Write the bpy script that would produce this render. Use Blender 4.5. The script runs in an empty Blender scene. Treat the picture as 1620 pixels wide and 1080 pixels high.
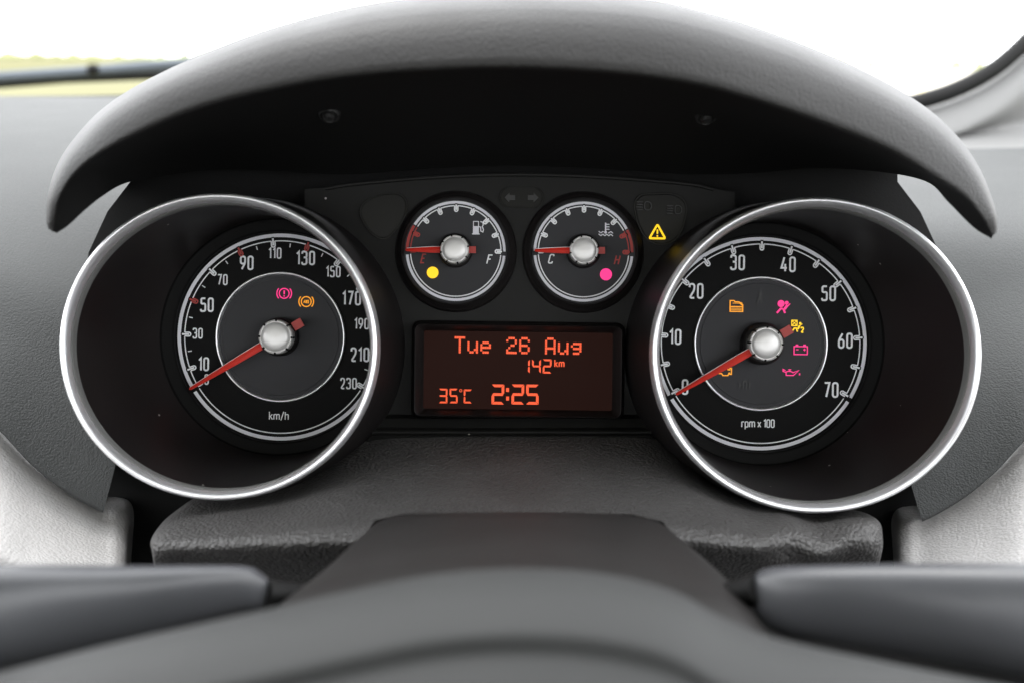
import bpy, math, random
import numpy as np
from mathutils import Matrix, Vector

R = math.radians
SC = bpy.context.scene
COL = SC.collection
random.seed(4)

# ------------------------------------------------------------------ camera, world, light
D0 = 0.45            # camera to the plane of the two big rings, metres
FP = 1875.0          # focal length in photograph pixels (1620 wide)
ROLL = R(0.75)
PITCH = R(13.4)
G = Matrix.Rotation(-PITCH, 4, 'X')      # the cluster frame leans back by the camera pitch

cam = bpy.data.cameras.new('camera')
cam.sensor_width = 36.0
cam.lens = 36.0 * FP / 1620.0
cam.clip_start = 0.01
cam.clip_end = 4000
cam.dof.use_dof = True
cam.dof.focus_distance = D0 + 0.042
cam.dof.aperture_fstop = 7.2
cam_o = bpy.data.objects.new('camera', cam)
COL.objects.link(cam_o)
c, s = math.cos(ROLL), math.sin(ROLL)
M = Matrix(((c, -s, 0, 0), (0, 0, -1, -D0), (s, c, 0, 0), (0, 0, 0, 1)))
cam_o.matrix_world = G @ M
SC.camera = cam_o

w = bpy.data.worlds.new('World')
SC.world = w
w.use_nodes = True
bg = w.node_tree.nodes['Background']
bg.inputs[0].default_value = (0.965, 0.98, 1.0, 1)
bg.inputs[1].default_value = 5.2

sun = bpy.data.lights.new('sun', 'SUN')
sun.energy = 1.2
sun.angle = R(25)
sun.color = (1.0, 0.97, 0.93)
sun_o = bpy.data.objects.new('sun', sun)
COL.objects.link(sun_o)
sun_o.rotation_euler = Vector((0.25, -0.35, -0.9)).to_track_quat('-Z', 'Y').to_euler()
sun_o.location = (0, 0, 3)

vs = SC.view_settings
vs.view_transform = 'Standard'
vs.look = 'None'
vs.exposure = 0.0
vs.gamma = 1.0
vs.use_curve_mapping = False
SC.render.engine = 'CYCLES'

# ------------------------------------------------------------------ helpers
CR_, SR_ = math.cos(ROLL), math.sin(ROLL)


def P(px, py, Y):
    """photograph pixel + depth behind the ring plane -> point in the cluster frame"""
    k = (D0 + Y) / FP
    u, v = (px - 810) * k, (540 - py) * k
    return np.array((u * CR_ - v * SR_, Y, u * SR_ + v * CR_))


def scale_at(Y):
    return (D0 + Y) / FP


def catmull(pts, n):
    p = np.array(pts, float)
    m = len(p)
    q = np.vstack([2 * p[0] - p[1], p, 2 * p[-1] - p[-2]])
    out = []
    for i in range(n):
        t = i / (n - 1) * (m - 1)
        k = min(int(t), m - 2)
        f = t - k
        a, b, c_, d = q[k], q[k + 1], q[k + 2], q[k + 3]
        out.append(0.5 * ((2 * b) + (-a + c_) * f + (2 * a - 5 * b + 4 * c_ - d) * f * f + (-a + 3 * b - 3 * c_ + d) * f ** 3))
    return np.array(out)


class MB:
    def __init__(self):
        self.v, self.f = [], []

    def quadgrid(self, g, close=False):
        """g: rows x cols x 3"""
        g = np.asarray(g, float)
        r, n = g.shape[:2]
        b = len(self.v)
        self.v += [tuple(x) for x in g.reshape(-1, 3)]
        for i in range(r - 1):
            for j in range(n if close else n - 1):
                k = (j + 1) % n
                self.f.append((b + i * n + j, b + i * n + k, b + (i + 1) * n + k, b + (i + 1) * n + j))
        return self

    def poly(self, pts):
        b = len(self.v)
        self.v += [tuple(p) for p in pts]
        self.f.append(tuple(range(b, b + len(pts))))
        return self

    # ---- flat drawing in a local (u, v) plane facing -Y at height h
    def flat(self, pts, h):
        return self.poly([(p[0], -h, p[1]) for p in pts])

    def stroke(self, pts, wd, h, closed=False):
        p = [np.array(q, float) for q in pts]
        n = len(p)
        L, Rr = [], []
        for i in range(n):
            if closed:
                a, b = p[i] - p[i - 1], p[(i + 1) % n] - p[i]
            else:
                a = p[i] - p[i - 1] if i else p[1] - p[0]
                b = p[i + 1] - p[i] if i < n - 1 else p[i] - p[i - 1]
            a = a / (np.linalg.norm(a) + 1e-12)
            b = b / (np.linalg.norm(b) + 1e-12)
            na, nb = np.array((-a[1], a[0])), np.array((-b[1], b[0]))
            m = na + nb
            l = np.linalg.norm(m)
            m = na if l < 1e-6 else m / l
            k = min(1.0 / max(m.dot(na), 0.3), 2.2) * wd / 2
            L.append(p[i] + m * k)
            Rr.append(p[i] - m * k)
        base = len(self.v)
        for a, b in zip(L, Rr):
            self.v.append((a[0], -h, a[1]))
            self.v.append((b[0], -h, b[1]))
        for i in range(n if closed else n - 1):
            j = (i + 1) % n
            self.f.append((base + 2 * i, base + 2 * i + 1, base + 2 * j + 1, base + 2 * j))
        return self

    def arc(self, r0, r1, a0, a1, h, n=None, c=(0, 0)):
        n = n or max(4, int(abs(a1 - a0) / 2.5))
        A = np.radians(np.linspace(a0, a1, n + 1))
        g = [[(c[0] + r * math.cos(t), -h, c[1] + r * math.sin(t)) for t in A] for r in (r1, r0)]
        return self.quadgrid(g)

    def disc(self, r, h, n=40, c=(0, 0)):
        return self.flat([(c[0] + r * math.cos(2 * math.pi * i / n), c[1] + r * math.sin(2 * math.pi * i / n)) for i in range(n)], h)

    def lathe(self, prof, n=64, c=(0, 0), cap=False):
        """prof: list of (radius, h); axis towards -Y"""
        A = np.linspace(0, 2 * math.pi, n, endpoint=False)
        g = [[(c[0] + r * math.cos(t), -h, c[1] + r * math.sin(t)) for t in A] for r, h in prof]
        self.quadgrid(g, True)
        if cap:
            r, h = prof[-1]
            self.disc(r, h, n, c)
        return self

    def slab(self, pts, h0, h1):
        """extruded convex outline from h0 (back) to h1 (front)"""
        n = len(pts)
        b = len(self.v)
        self.v += [(p[0], -h0, p[1]) for p in pts] + [(p[0], -h1, p[1]) for p in pts]
        for i in range(n):
            j = (i + 1) % n
            self.f.append((b + i, b + j, b + n + j, b + n + i))
        self.f.append(tuple(b + n + i for i in range(n)))
        self.f.append(tuple(b + i for i in reversed(range(n))))
        return self

    def tube(self, pts, rad, n=10):
        p = np.array(pts, float)
        rad = np.broadcast_to(np.asarray(rad, float), (len(p),))
        g = []
        for i in range(len(p)):
            t = p[min(i + 1, len(p) - 1)] - p[max(i - 1, 0)]
            t /= np.linalg.norm(t)
            a = np.cross(t, (0, 0.31, 1.0)); a /= np.linalg.norm(a)
            b = np.cross(t, a)
            g.append([p[i] + rad[i] * (math.cos(2 * math.pi * k / n) * a + math.sin(2 * math.pi * k / n) * b) for k in range(n)])
        self.quadgrid(g, True)
        for e in (0, -1):
            self.poly(g[e])
        return self


def patch(ctrl, nu, nv):
    """ctrl: rows x cols of (px, py, Y) -> smooth grid in the cluster frame"""
    g = np.array([[P(*q) for q in row] for row in ctrl])
    g = np.array([catmull(row, nv) for row in g])
    return np.array([catmull(g[:, j], nu) for j in range(nv)]).transpose(1, 0, 2)


TOP = []


def thing(name, label, cat, loc=(0, 0, 0), rz=0.0, group=None):
    o = bpy.data.objects.new(name, None)
    o.empty_display_size = 0.01
    COL.objects.link(o)
    o.matrix_basis = Matrix.Translation(Vector(loc)) @ Matrix.Rotation(rz, 4, 'Z')
    o['label'] = label
    o['category'] = cat
    if group:
        o['group'] = group
    o['mw'] = 0
    MW[o.name] = o.matrix_basis.copy()
    del o['mw']
    TOP.append(o)
    return o


MW = {}


def obj(name, mb, mat, parent=None, world=False, smooth=True, label=None, sharp=40):
    me = bpy.data.meshes.new(name)
    me.from_pydata([tuple(map(float, q)) for q in mb.v], [], mb.f)
    me.update()
    if world and parent is not None:
        me.transform(MW[parent.name].inverted())
    me.materials.append(mat)
    if smooth:
        me.shade_smooth()
        if sharp:
            me.set_sharp_from_angle(angle=R(sharp))
    o = bpy.data.objects.new(name, me)
    COL.objects.link(o)
    if parent is not None:
        o.parent = parent
        MW[o.name] = MW[parent.name]
    else:
        MW[o.name] = Matrix.Identity(4)
        TOP.append(o)
    if label:
        o['label'] = label
    return o


def recalc(o):
    import bmesh
    bm = bmesh.new()
    bm.from_mesh(o.data)
    bmesh.ops.recalc_face_normals(bm, faces=bm.faces)
    bm.to_mesh(o.data)
    bm.free()
    return o


def material(name, col, rough=0.5, metal=0.0, grain=None, emit=None, spec=0.5, vary=0.0, specks=False, coat=0.0):
    m = bpy.data.materials.new(name)
    m.use_nodes = True
    nt = m.node_tree
    b = nt.nodes['Principled BSDF']
    b.inputs['Base Color'].default_value = (*col, 1)
    b.inputs['Roughness'].default_value = rough
    b.inputs['Metallic'].default_value = metal
    b.inputs['Specular IOR Level'].default_value = spec
    b.inputs['Coat Weight'].default_value = coat
    if emit:
        b.inputs['Emission Color'].default_value = (*emit[0], 1)
        b.inputs['Emission Strength'].default_value = emit[1]
    tc = nt.nodes.new('ShaderNodeTexCoord')
    if vary or specks:
        no = nt.nodes.new('ShaderNodeTexNoise')
        no.inputs['Scale'].default_value = 45
        no.inputs['Detail'].default_value = 6
        nt.links.new(tc.outputs['Object'], no.inputs['Vector'])
        mr = nt.nodes.new('ShaderNodeMapRange')
        mr.inputs[1].default_value = 0.3
        mr.inputs[2].default_value = 0.7
        mr.inputs[3].default_value = 1 - vary
        mr.inputs[4].default_value = 1 + vary
        nt.links.new(no.outputs[0], mr.inputs[0])
        mx = nt.nodes.new('ShaderNodeMix')
        mx.data_type = 'RGBA'
        mx.blend_type = 'MULTIPLY'
        mx.inputs[0].default_value = 1
        mx.inputs[6].default_value = (*col, 1)
        nt.links.new(mr.outputs[0], mx.inputs[7])
        out = mx.outputs[2]
        # the handling wear also changes the gloss a little
        mr2 = nt.nodes.new('ShaderNodeMapRange')
        mr2.inputs[3].default_value = max(rough - 0.07, 0.02)
        mr2.inputs[4].default_value = min(rough + 0.07, 1)
        nt.links.new(no.outputs[0], mr2.inputs[0])
        nt.links.new(mr2.outputs[0], b.inputs['Roughness'])
        if specks:
            vo = nt.nodes.new('ShaderNodeTexVoronoi')
            vo.inputs['Scale'].default_value = 110
            nt.links.new(tc.outputs['Object'], vo.inputs['Vector'])
            lt = nt.nodes.new('ShaderNodeMath')
            lt.operation = 'LESS_THAN'
            lt.inputs[1].default_value = 0.05
            nt.links.new(vo.outputs['Distance'], lt.inputs[0])
            sp = nt.nodes.new('ShaderNodeSeparateColor')
            nt.links.new(vo.outputs['Color'], sp.inputs[0])
            gt = nt.nodes.new('ShaderNodeMath')
            gt.operation = 'GREATER_THAN'
            gt.inputs[1].default_value = 0.72
            nt.links.new(sp.outputs[0], gt.inputs[0])
            mu = nt.nodes.new('ShaderNodeMath')
            mu.operation = 'MULTIPLY'
            nt.links.new(lt.outputs[0], mu.inputs[0])
            nt.links.new(gt.outputs[0], mu.inputs[1])
            m2 = nt.nodes.new('ShaderNodeMix')
            m2.data_type = 'RGBA'
            nt.links.new(mu.outputs[0], m2.inputs[0])
            nt.links.new(out, m2.inputs[6])
            m2.inputs[7].default_value = (0.45, 0.43, 0.40, 1)
            out = m2.outputs[2]
        nt.links.new(out, b.inputs['Base Color'])
    if grain:
        kind, sc, st = grain
        bp = nt.nodes.new('ShaderNodeBump')
        bp.inputs['Strength'].default_value = st
        if kind == 'leather':
            ns = nt.nodes.new('ShaderNodeTexNoise')
            ns.inputs['Scale'].default_value = sc * 0.35
            ns.inputs['Detail'].default_value = 2
            nt.links.new(tc.outputs['Object'], ns.inputs['Vector'])
            vm = nt.nodes.new('ShaderNodeVectorMath')
            vm.operation = 'MULTIPLY_ADD'
            k = 1.6 / sc
            vm.inputs[1].default_value = (k, k, k)
            nt.links.new(ns.outputs['Color'], vm.inputs[0])
            nt.links.new(tc.outputs['Object'], vm.inputs[2])
            vo = nt.nodes.new('ShaderNodeTexVoronoi')
            vo.feature = 'SMOOTH_F1'
            vo.inputs['Smoothness'].default_value = 0.35
            vo.inputs['Scale'].default_value = sc
            nt.links.new(vm.outputs[0], vo.inputs['Vector'])
            inv = nt.nodes.new('ShaderNodeMath')
            inv.operation = 'SUBTRACT'
            inv.inputs[0].default_value = 1
            nt.links.new(vo.outputs['Distance'], inv.inputs[1])
            src = inv.outputs[0]
            bp.inputs['Distance'].default_value = 0.6 / sc
        else:
            ns = nt.nodes.new('ShaderNodeTexNoise')
            ns.inputs['Scale'].default_value = sc
            ns.inputs['Detail'].default_value = 3
            nt.links.new(tc.outputs['Object'], ns.inputs['Vector'])
            src = ns.outputs[0]
            bp.inputs['Distance'].default_value = 0.6 / sc
        nt.links.new(src, bp.inputs['Height'])
        nt.links.new(bp.outputs[0], b.inputs['Normal'])
    return m


MT = dict(
    dash=material('grained grey dash plastic', (0.047, 0.049, 0.049), 0.6, spec=0.2, grain=('leather', 1200, 0.5), vary=0.08),
    light=material('pale grained trim plastic', (0.43, 0.42, 0.415), 0.5, grain=('leather', 800, 0.3), vary=0.06),
    hood=material('soft grey hood plastic', (0.0155, 0.015, 0.015), 0.5, spec=0.32, grain=('leather', 1100, 0.35), vary=0.06),
    under=material('matt black plastic', (0.006, 0.006, 0.006), 0.75, spec=0.2, grain=('noise', 1500, 0.3)),
    leather=material('black grained leatherette', (0.064, 0.062, 0.061), 0.46, spec=0.4, grain=('leather', 700, 0.8), vary=0.12),
    fascia=material('black fascia plastic', (0.009, 0.009, 0.0085), 0.5, grain=('noise', 2500, 0.2), vary=0.1, specks=True, spec=0.16),
    window=material('smoked indicator window', (0.008, 0.008, 0.008), 0.25, spec=0.3),
    ghost=material('unlit indicator print', (0.0105, 0.0105, 0.0105), 0.5),
    pod=material('brown black pod plastic', (0.009, 0.0072, 0.0072), 0.32, spec=0.45, vary=0.15, specks=True),
    podout=material('black pod shell plastic', (0.012, 0.0105, 0.0105), 0.42, vary=0.08, spec=0.25),
    black=material('flat black dial print', (0.006, 0.006, 0.006), 0.65, spec=0.08, vary=0.1),
    grey=material('charcoal dial disc', (0.036, 0.036, 0.039), 0.55, spec=0.15, vary=0.06),
    chrome=material('satin chrome', (0.90, 0.90, 0.92), 0.34, 0.8),
    darkring=material('grey inner bezel lip', (0.16, 0.16, 0.155), 0.4),
    silver=material('brushed silver cap', (0.66, 0.65, 0.64), 0.42, 0.45),
    print_w=material('white dial print', (0.76, 0.77, 0.79), 0.5),
    print_g=material('silver grey scale band', (0.66, 0.66, 0.71), 0.45),
    print_r=material('red dial print', (0.34, 0.022, 0.016), 0.5),
    needle=material('red needle plastic', (0.52, 0.022, 0.012), 0.4, emit=((0.8, 0.02, 0.01), 0.03)),
    needle_w=material('white needle edge', (0.7, 0.72, 0.72), 0.4),
    screen=material('dark red display glass', (0.012, 0.007, 0.006), 0.3, emit=((1.0, 0.25, 0.15), 0.011), spec=0.02),
    lcd=material('orange display segment', (0.2, 0.03, 0.01), 0.5, emit=((1.0, 0.10, 0.025), 1.0)),
    amber=material('amber warning light', (0.2, 0.1, 0.0), 0.5, emit=((1.0, 0.36, 0.01), 0.95)),
    yellow=material('yellow warning light', (0.2, 0.15, 0.0), 0.5, emit=((1.0, 0.62, 0.01), 1.1)),
    magenta=material('red pink warning light', (0.2, 0.0, 0.05), 0.5, emit=((1.0, 0.035, 0.26), 1.0)),
    shroud=material('dark column plastic', (0.015, 0.0138, 0.0135), 0.45, spec=0.28, grain=('noise', 900, 0.25), vary=0.06),
    wheel=material('grey steering wheel plastic', (0.030, 0.031, 0.031), 0.6, spec=0.2, grain=('noise', 900, 0.25), vary=0.05),
    stalk=material('satin black stalk plastic', (0.06, 0.062, 0.068), 0.32, vary=0.05),
    seal=material('black rubber seal', (0.006, 0.006, 0.006), 0.6, spec=0.2),
    pillar=material('pale pillar trim', (0.16, 0.16, 0.158), 0.6, grain=('noise', 700, 0.2)),
    screw=material('dark screw steel', (0.03, 0.03, 0.03), 0.5, 0.5),
    wiper=material('wiper grey metal', (0.07, 0.085, 0.10), 0.5),
    post=material('cream painted post', (0.75, 0.68, 0.45), 0.6),
)

# ------------------------------------------------------------------ stroke lettering
def fillet(pts, r, closed=False, n=5):
    p = [np.array(q, float) for q in pts]
    out = []
    m = len(p)
    for i in range(m):
        if not closed and i in (0, m - 1):
            out.append(p[i])
            continue
        a, b, c_ = p[i - 1], p[i], p[(i + 1) % m]
        u, v = a - b, c_ - b
        lu, lv = np.linalg.norm(u), np.linalg.norm(v)
        k = min(r, lu * 0.5, lv * 0.5)
        s0, s1 = b + u / lu * k, b + v / lv * k
        for t in np.linspace(0, 1, n):
            c0_, c1_ = s0 + (b - s0) * .56, s1 + (b - s1) * .56
            out.append((1 - t) ** 3 * s0 + 3 * t * (1 - t) ** 2 * c0_ + 3 * t * t * (1 - t) * c1_ + t ** 3 * s1)
    return out


W_ = 0.34
Q = 0.15
GL = {
    '0': ([('c', [(0, 0), (W_, 0), (W_, 1), (0, 1)], Q)], W_),
    '1': ([('o', [(0, .80), (.16, 1), (.16, 0)], .0)], .16),
    '2': ([('o', [(0, .76), (0, 1), (W_, 1), (W_, .58), (0, 0), (W_, 0)], .16)], W_),
    '3': ([('o', [(0, .82), (0, 1), (W_, 1), (W_, .54), (.12, .54)], .15), ('o', [(.12, .54), (W_, .54), (W_, 0), (0, 0), (0, .18)], .15)], W_),
    '4': ([('o', [(.2, 1), (0, .24), (W_ + .05, .24)], .0), ('o', [(.27, .52), (.27, 0)], 0)], W_ + .03),
    '5': ([('o', [(W_, 1), (.02, 1), (.02, .56), (W_, .60), (W_, 0), (0, 0), (0, .16)], .12)], W_),
    '6': ([('o', [(.25, 1), (0, .52), (0, .30)], .12), ('c', [(0, 0), (W_, 0), (W_, .57), (0, .57)], .16)], W_),
    '7': ([('o', [(0, 1), (W_, 1), (.12, 0)], .0)], W_),
    '9': ([('o', [(.09, 0), (W_, .48), (W_, .7)], .12), ('c', [(0, .43), (W_, .43), (W_, 1), (0, 1)], .16)], W_),
    'k': ([('o', [(0, 1.05), (0, 0)], 0), ('o', [(.32, .7), (.02, .34)], 0), ('o', [(.1, .42), (.34, 0)], 0)], .32),
    'm': ([('o', [(0, 0), (0, .70)], 0), ('o', [(0, .5), (.04, .7), (.30, .7), (.30, 0)], .14), ('o', [(.30, .5), (.34, .7), (.6, .7), (.6, 0)], .14)], .6),
    'h': ([('o', [(0, 1.05), (0, 0)], 0), ('o', [(0, .5), (.04, .7), (.34, .7), (.34, 0)], .14)], .34),
    '/': ([('o', [(0, -.12), (.3, 1.08)], 0)], .3),
    'r': ([('o', [(0, 0), (0, .7)], 0), ('o', [(0, .5), (.04, .7), (.26, .7)], .12)], .22),
    'p': ([('o', [(0, -.3), (0, .7)], 0), ('c', [(0, 0), (.34, 0), (.34, .7), (0, .7)], .14)], .34),
    'x': ([('o', [(0, 0), (.34, .7)], 0), ('o', [(0, .7), (.34, 0)], 0)], .34),
    'E': ([('o', [(.38, 1), (0, 1), (0, 0), (.38, 0)], 0), ('o', [(0, .52), (.3, .52)], 0)], .38),
    'F': ([('o', [(.42, 1), (0, 1), (0, 0)], 0), ('o', [(0, .52), (.32, .52)], 0)], .4),
    'C': ([('o', [(.42, .8), (.42, 1), (0, 1), (0, 0), (.42, 0), (.42, .2)], .14)], .42),
    'H': ([('o', [(0, 1), (0, 0)], 0), ('o', [(.44, 1), (.44, 0)], 0), ('o', [(0, .52), (.44, .52)], 0)], .44),
    'A': ([('o', [(0, 0), (.25, 1), (.5, 0)], 0), ('o', [(.1, .32), (.4, .32)], 0)], .5),
    'B': ([('c', [(0, 0), (.42, 0), (.42, .52), (0, .52)], .12), ('c', [(0, .52), (.38, .52), (.38, 1), (0, 1)], .12)], .42),
    'S': ([('o', [(.42, .82), (.42, 1), (0, 1), (0, .53), (.42, .53), (.42, 0), (0, 0), (0, .18)], .14)], .42),
    ' ': ([], .02),
}


def lettering(mb, text, cx, cy, height, k, h, thick=0.13, gap=0.13, slant=0.0, wide=1.0):
    """centred text; all sizes in photograph pixels, k metres per pixel"""
    ch = height * (1 - thick)
    ws = [GL[t][1] * wide for t in text]
    tot = sum(ws) * ch + (len(text) - 1) * (gap + thick) * ch
    x = cx - tot / 2
    y0 = cy - ch / 2
    for t, w_ in zip(text, ws):
        for j, (kind, pts, r) in enumerate(GL[t][0]):
            q = [((x + (a * wide + slant * b) * ch) * k, (y0 + b * ch) * k) for a, b in pts]
            cl = kind == 'c'
            if r:
                q = fillet(q, r * ch * k, cl)
            mb.stroke(q, height * thick * k, h + j * 0.00001, cl)
        x += w_ * ch + (gap + thick) * ch
    return mb


def pol(r, a):
    return (r * math.cos(R(a)), r * math.sin(R(a)))


def U_tick(mb_u, mb_t, r_in, a, k, h, wd, depth, half, over):
    """loop of the inner scale line round a tick, with the tick itself inside"""
    ca, sa = math.cos(R(a)), math.sin(R(a))
    def loc(rr, tt):
        return ((rr * ca - tt * sa) * k, (rr * sa + tt * ca) * k)
    pts = [loc(r_in, half)] + [loc(r_in - depth + half - half * math.sin(t), half * math.cos(t)) for t in np.linspace(0, math.pi, 9)] + [loc(r_in, -half)]
    mb_u.stroke(pts, wd * k, h)
    mb_t.stroke([loc(r_in + over, 0), loc(r_in - depth + half * 0.9, 0)], wd * 1.35 * k, h)


# ------------------------------------------------------------------ the setting outside
g_m = material('pale dry field', (0.5, 0.5, 0.22), 0.9, spec=0.0)
nt = g_m.node_tree
tc = nt.nodes.new('ShaderNodeTexCoord')
mp = nt.nodes.new('ShaderNodeMapping')
mp.inputs['Scale'].default_value = (0.01, 0.06, 1)
nz = nt.nodes.new('ShaderNodeTexNoise')
nz.inputs['Scale'].default_value = 1.0
nz.inputs['Detail'].default_value = 5
rp = nt.nodes.new('ShaderNodeValToRGB')
rp.color_ramp.elements[0].position = 0.35
rp.color_ramp.elements[0].color = (0.15, 0.145, 0.082, 1)
rp.color_ramp.elements[1].position = 0.65
rp.color_ramp.elements[1].color = (0.20, 0.195, 0.125, 1)
nt.links.new(tc.outputs['Object'], mp.inputs[0])
nt.links.new(mp.outputs[0], nz.inputs['Vector'])
nt.links.new(nz.outputs[0], rp.inputs[0])
nt.links.new(rp.outputs[0], nt.nodes['Principled BSDF'].inputs['Base Color'])
ground = obj('ground', MB().poly([(-2500, -800, -1.25), (2500, -800, -1.25), (2500, 3500, -1.25), (-2500, 3500, -1.25)]), g_m, smooth=False)
ground['kind'] = 'structure'
TOP.remove(ground)

yard = obj('added_pale_yard', MB().poly([(2.0, 3, -1.246), (300, 3, -1.246), (900, 1400, -1.246), (60, 1400, -1.246)]), material('whitened ground', (0.5, 0.48, 0.42), 0.9, spec=0.0, vary=0.1), smooth=False)  # pale sheet added so the ground on this side looks blown out white
yard['kind'] = 'structure'
TOP.remove(yard)

# far scrub line at the field's end, a blurred pale mass
mb = MB()
for i in range(260):
    x = -420 + i * 2.4 + random.uniform(-1, 1)
    y = 330 + random.uniform(-8, 8)
    hh = random.uniform(1.0, 2.2) * (1.6 if random.random() < .12 else 1)
    r = random.uniform(1.5, 3)
    prof = [(r * .6, 0), (r, hh * .35), (r * .8, hh * .75), (r * .25, hh)]
    g = [[(x + rr * math.cos(t) * random.uniform(.8, 1.2), y + rr * math.sin(t), -1.25 + z) for t in np.linspace(0, 2 * math.pi, 7)[:-1]] for rr, z in prof]
    mb.quadgrid(g, True)
    mb.poly(g[-1])
scrub = obj('far_scrub', mb, material('pale scrub leaves', (0.30, 0.33, 0.16), 0.9, spec=0), smooth=False)
scrub['kind'] = 'stuff'
scrub['label'] = 'low pale green scrub along the far edge of the field'
scrub['category'] = 'scrub'
TOP.remove(scrub)

# ------------------------------------------------------------------ cabin shell added out of view to shade the dashboard (around the camera)
def body(name, rows, mat):
    o_ = obj(name, MB().quadgrid(rows), mat, None, smooth=True)
    TOP.remove(o_)
    o_['kind'] = 'structure'
    return o_


def wallbox(name, x0, x1, y0, y1, z0, z1, mat):
    m__ = MB()
    c8 = [(x, y, z) for z in (z0, z1) for x, y in ((x0, y0), (x1, y0), (x1, y1), (x0, y1))]
    m__.v = c8
    m__.f = [(3, 2, 1, 0), (4, 5, 6, 7), (0, 1, 5, 4), (1, 2, 6, 5), (2, 3, 7, 6), (3, 0, 4, 7)]
    o_ = obj(name, m__, mat, None, smooth=False)
    TOP.remove(o_)
    o_['kind'] = 'structure'
    return o_


lining = material('grey roof lining', (0.68, 0.67, 0.65), 0.9, spec=0.1)
carpet = material('charcoal carpet', (0.03, 0.03, 0.03), 0.95, spec=0.1)
cloth = material('dark seat cloth', (0.035, 0.035, 0.037), 0.9, spec=0.1)
xs_ = np.linspace(-1.15, .52, 9)
body('added_roof_lining', [[(x, y, .46 + dz - .10 * abs((x + .31) / .83) ** 4) for x in xs_] for y, dz in ((-.25, .02), (-.5, .05), (-1.2, .06), (-2.2, .0))], lining)  # unseen, added to block the sky and bounce light onto the gauges
wallbox('added_cabin_floor', -1.15, .52, -2.2, .62, -.80, -.74, carpet)
wallbox('added_door_panel', .48, .54, -2.2, .60, -.74, .02, cloth)
wallbox('added_far_door_panel', -1.17, -1.11, -2.2, .60, -.74, .02, cloth)
wallbox('added_bulkhead', -1.11, .48, .56, .62, -.74, .03, carpet)
wallbox('added_seat_row', -1.10, .47, -1.15, -.95, -.74, -.05, cloth)

# ------------------------------------------------------------------ dashboard
dash = thing('dashboard', 'grey grained car dashboard with pale lower trim on both sides of the gauges', 'dashboard', P(810, 900, 0.1))
BL = [(-140, 560), (-60, 630), (0, 682), (50, 735), (100, 775), (140, 799), (163, 810)]


def dash_side(mirror):
    def X(x, y):
        return (1622 - x, y + 14) if mirror else (x, y)
    cols = []
    xt = [-140, -60, 0, 60, 120, 190, 250]
    for (bx, by), tx in zip(BL, xt):
        if mirror:
            ty0 = 234 + (tx * 0.02)
            tops = [(ty0, .33), (ty0 + 25, .27), (ty0 + 70, .19), (ty0 + 140, .12)]
        else:
            tops = [(153, .44), (172, .36), (215, .25), (300, .15)]
        col = []
        for i, (yy, Y) in enumerate(tops):
            x, y = (1622 - tx, yy) if mirror else (tx, yy)
            col.append((x, y, Y))
        y3 = tops[-1][0] - (14 if mirror else 0)
        for f, Y in ((.3, .088), (.6, .062), (.85, .046), (.97, .040)):
            x, y = X(tx + (bx - tx) * f ** 1.6, y3 + (by - y3) * f)
            col.append((x, y, Y))
        x, y = X(bx, by)
        col.append((x, y, .041))
        col.append((x, y - 4, .052))
        cols.append(col)
    rows = np.array(cols).transpose(1, 0, 2)
    return MB().quadgrid(patch(rows, 60, 40))


def low_side(mirror):
    rows = []
    for f, Y, dy in ((0, .062, -26), (.1, .052, -6), (.3, .040, 30), (.55, .020, 75), (.8, .0, 130), (.95, .01, 150), (1, .07, 170)):
        row = []
        for (bx, by), tx in zip(BL, (-140, -60, 0, 50, 100, 140, 163)):
            x = bx
            y = by + dy + (820 - by) * f * .6
            row.append((x, y, Y))
        # rounded inner corner turning away towards the column
        x0, y0, Y0 = row[-1]
        dd = 0.0 if f > .05 else .01
        row.append((186, y0 + 2, Y0 + .001 + dd))
        row.append((205 - 8 * f, y0 + 6, Y0 + .006 + dd))
        row.append((213 - 14 * f, y0 + 12, Y0 + .02 + dd))
        row.append((214 - 14 * f, y0 + 14, Y0 + .05 + dd))
        if mirror:
            row = [(1622 - x, y + 14, Y) for x, y, Y in row]
        rows.append(row)
    return MB().quadgrid(patch(rows, 40, 60))


for mir in (False, True):
    obj('upper_panel', dash_side(mir), MT['dash'], dash, True)
    obj('lower_panel', low_side(mir), MT['light'], dash, True, label='pale grained lower trim panel')
obj('windscreen_seal', MB().tube([P(x, y, .46) for x, y in ((-120, 157), (0, 156), (120, 155), (240, 153), (400, 150))], .0016), MT['seal'], dash, True)
# pillar on the right
pil = thing('windscreen_pillar', 'pale grey windscreen pillar trim edged by a black rubber seal', 'pillar', P(1560, 245, .5))
SL = [(1690, -10), (1640, 48), (1600, 88), (1560, 118), (1510, 143), (1465, 158), (1425, 168)]
rows = [[(x + 4, y + 9, .50) for x, y in SL],
        [(x + 6, y + 22, .487) for x, y in SL],
        [(x + 20, y + 52 + i * 2, .478) for i, (x, y) in enumerate(SL)],
        [(1720 - i * 45, 190 + i * 5, .49) for i in range(7)],
        [(1720 - i * 45, 232 + i * 2, .455) for i in range(7)],
        [(1720 - i * 45, 262 + i * 2, .44) for i in range(7)]]
obj('trim', MB().quadgrid(patch(rows, 40, 40)), MT['pillar'], pil, True)
obj('rubber_seal', MB().tube([P(x, y, .485) for x, y in catmull(SL, 30)], .0066), MT['seal'], pil, True)

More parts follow.
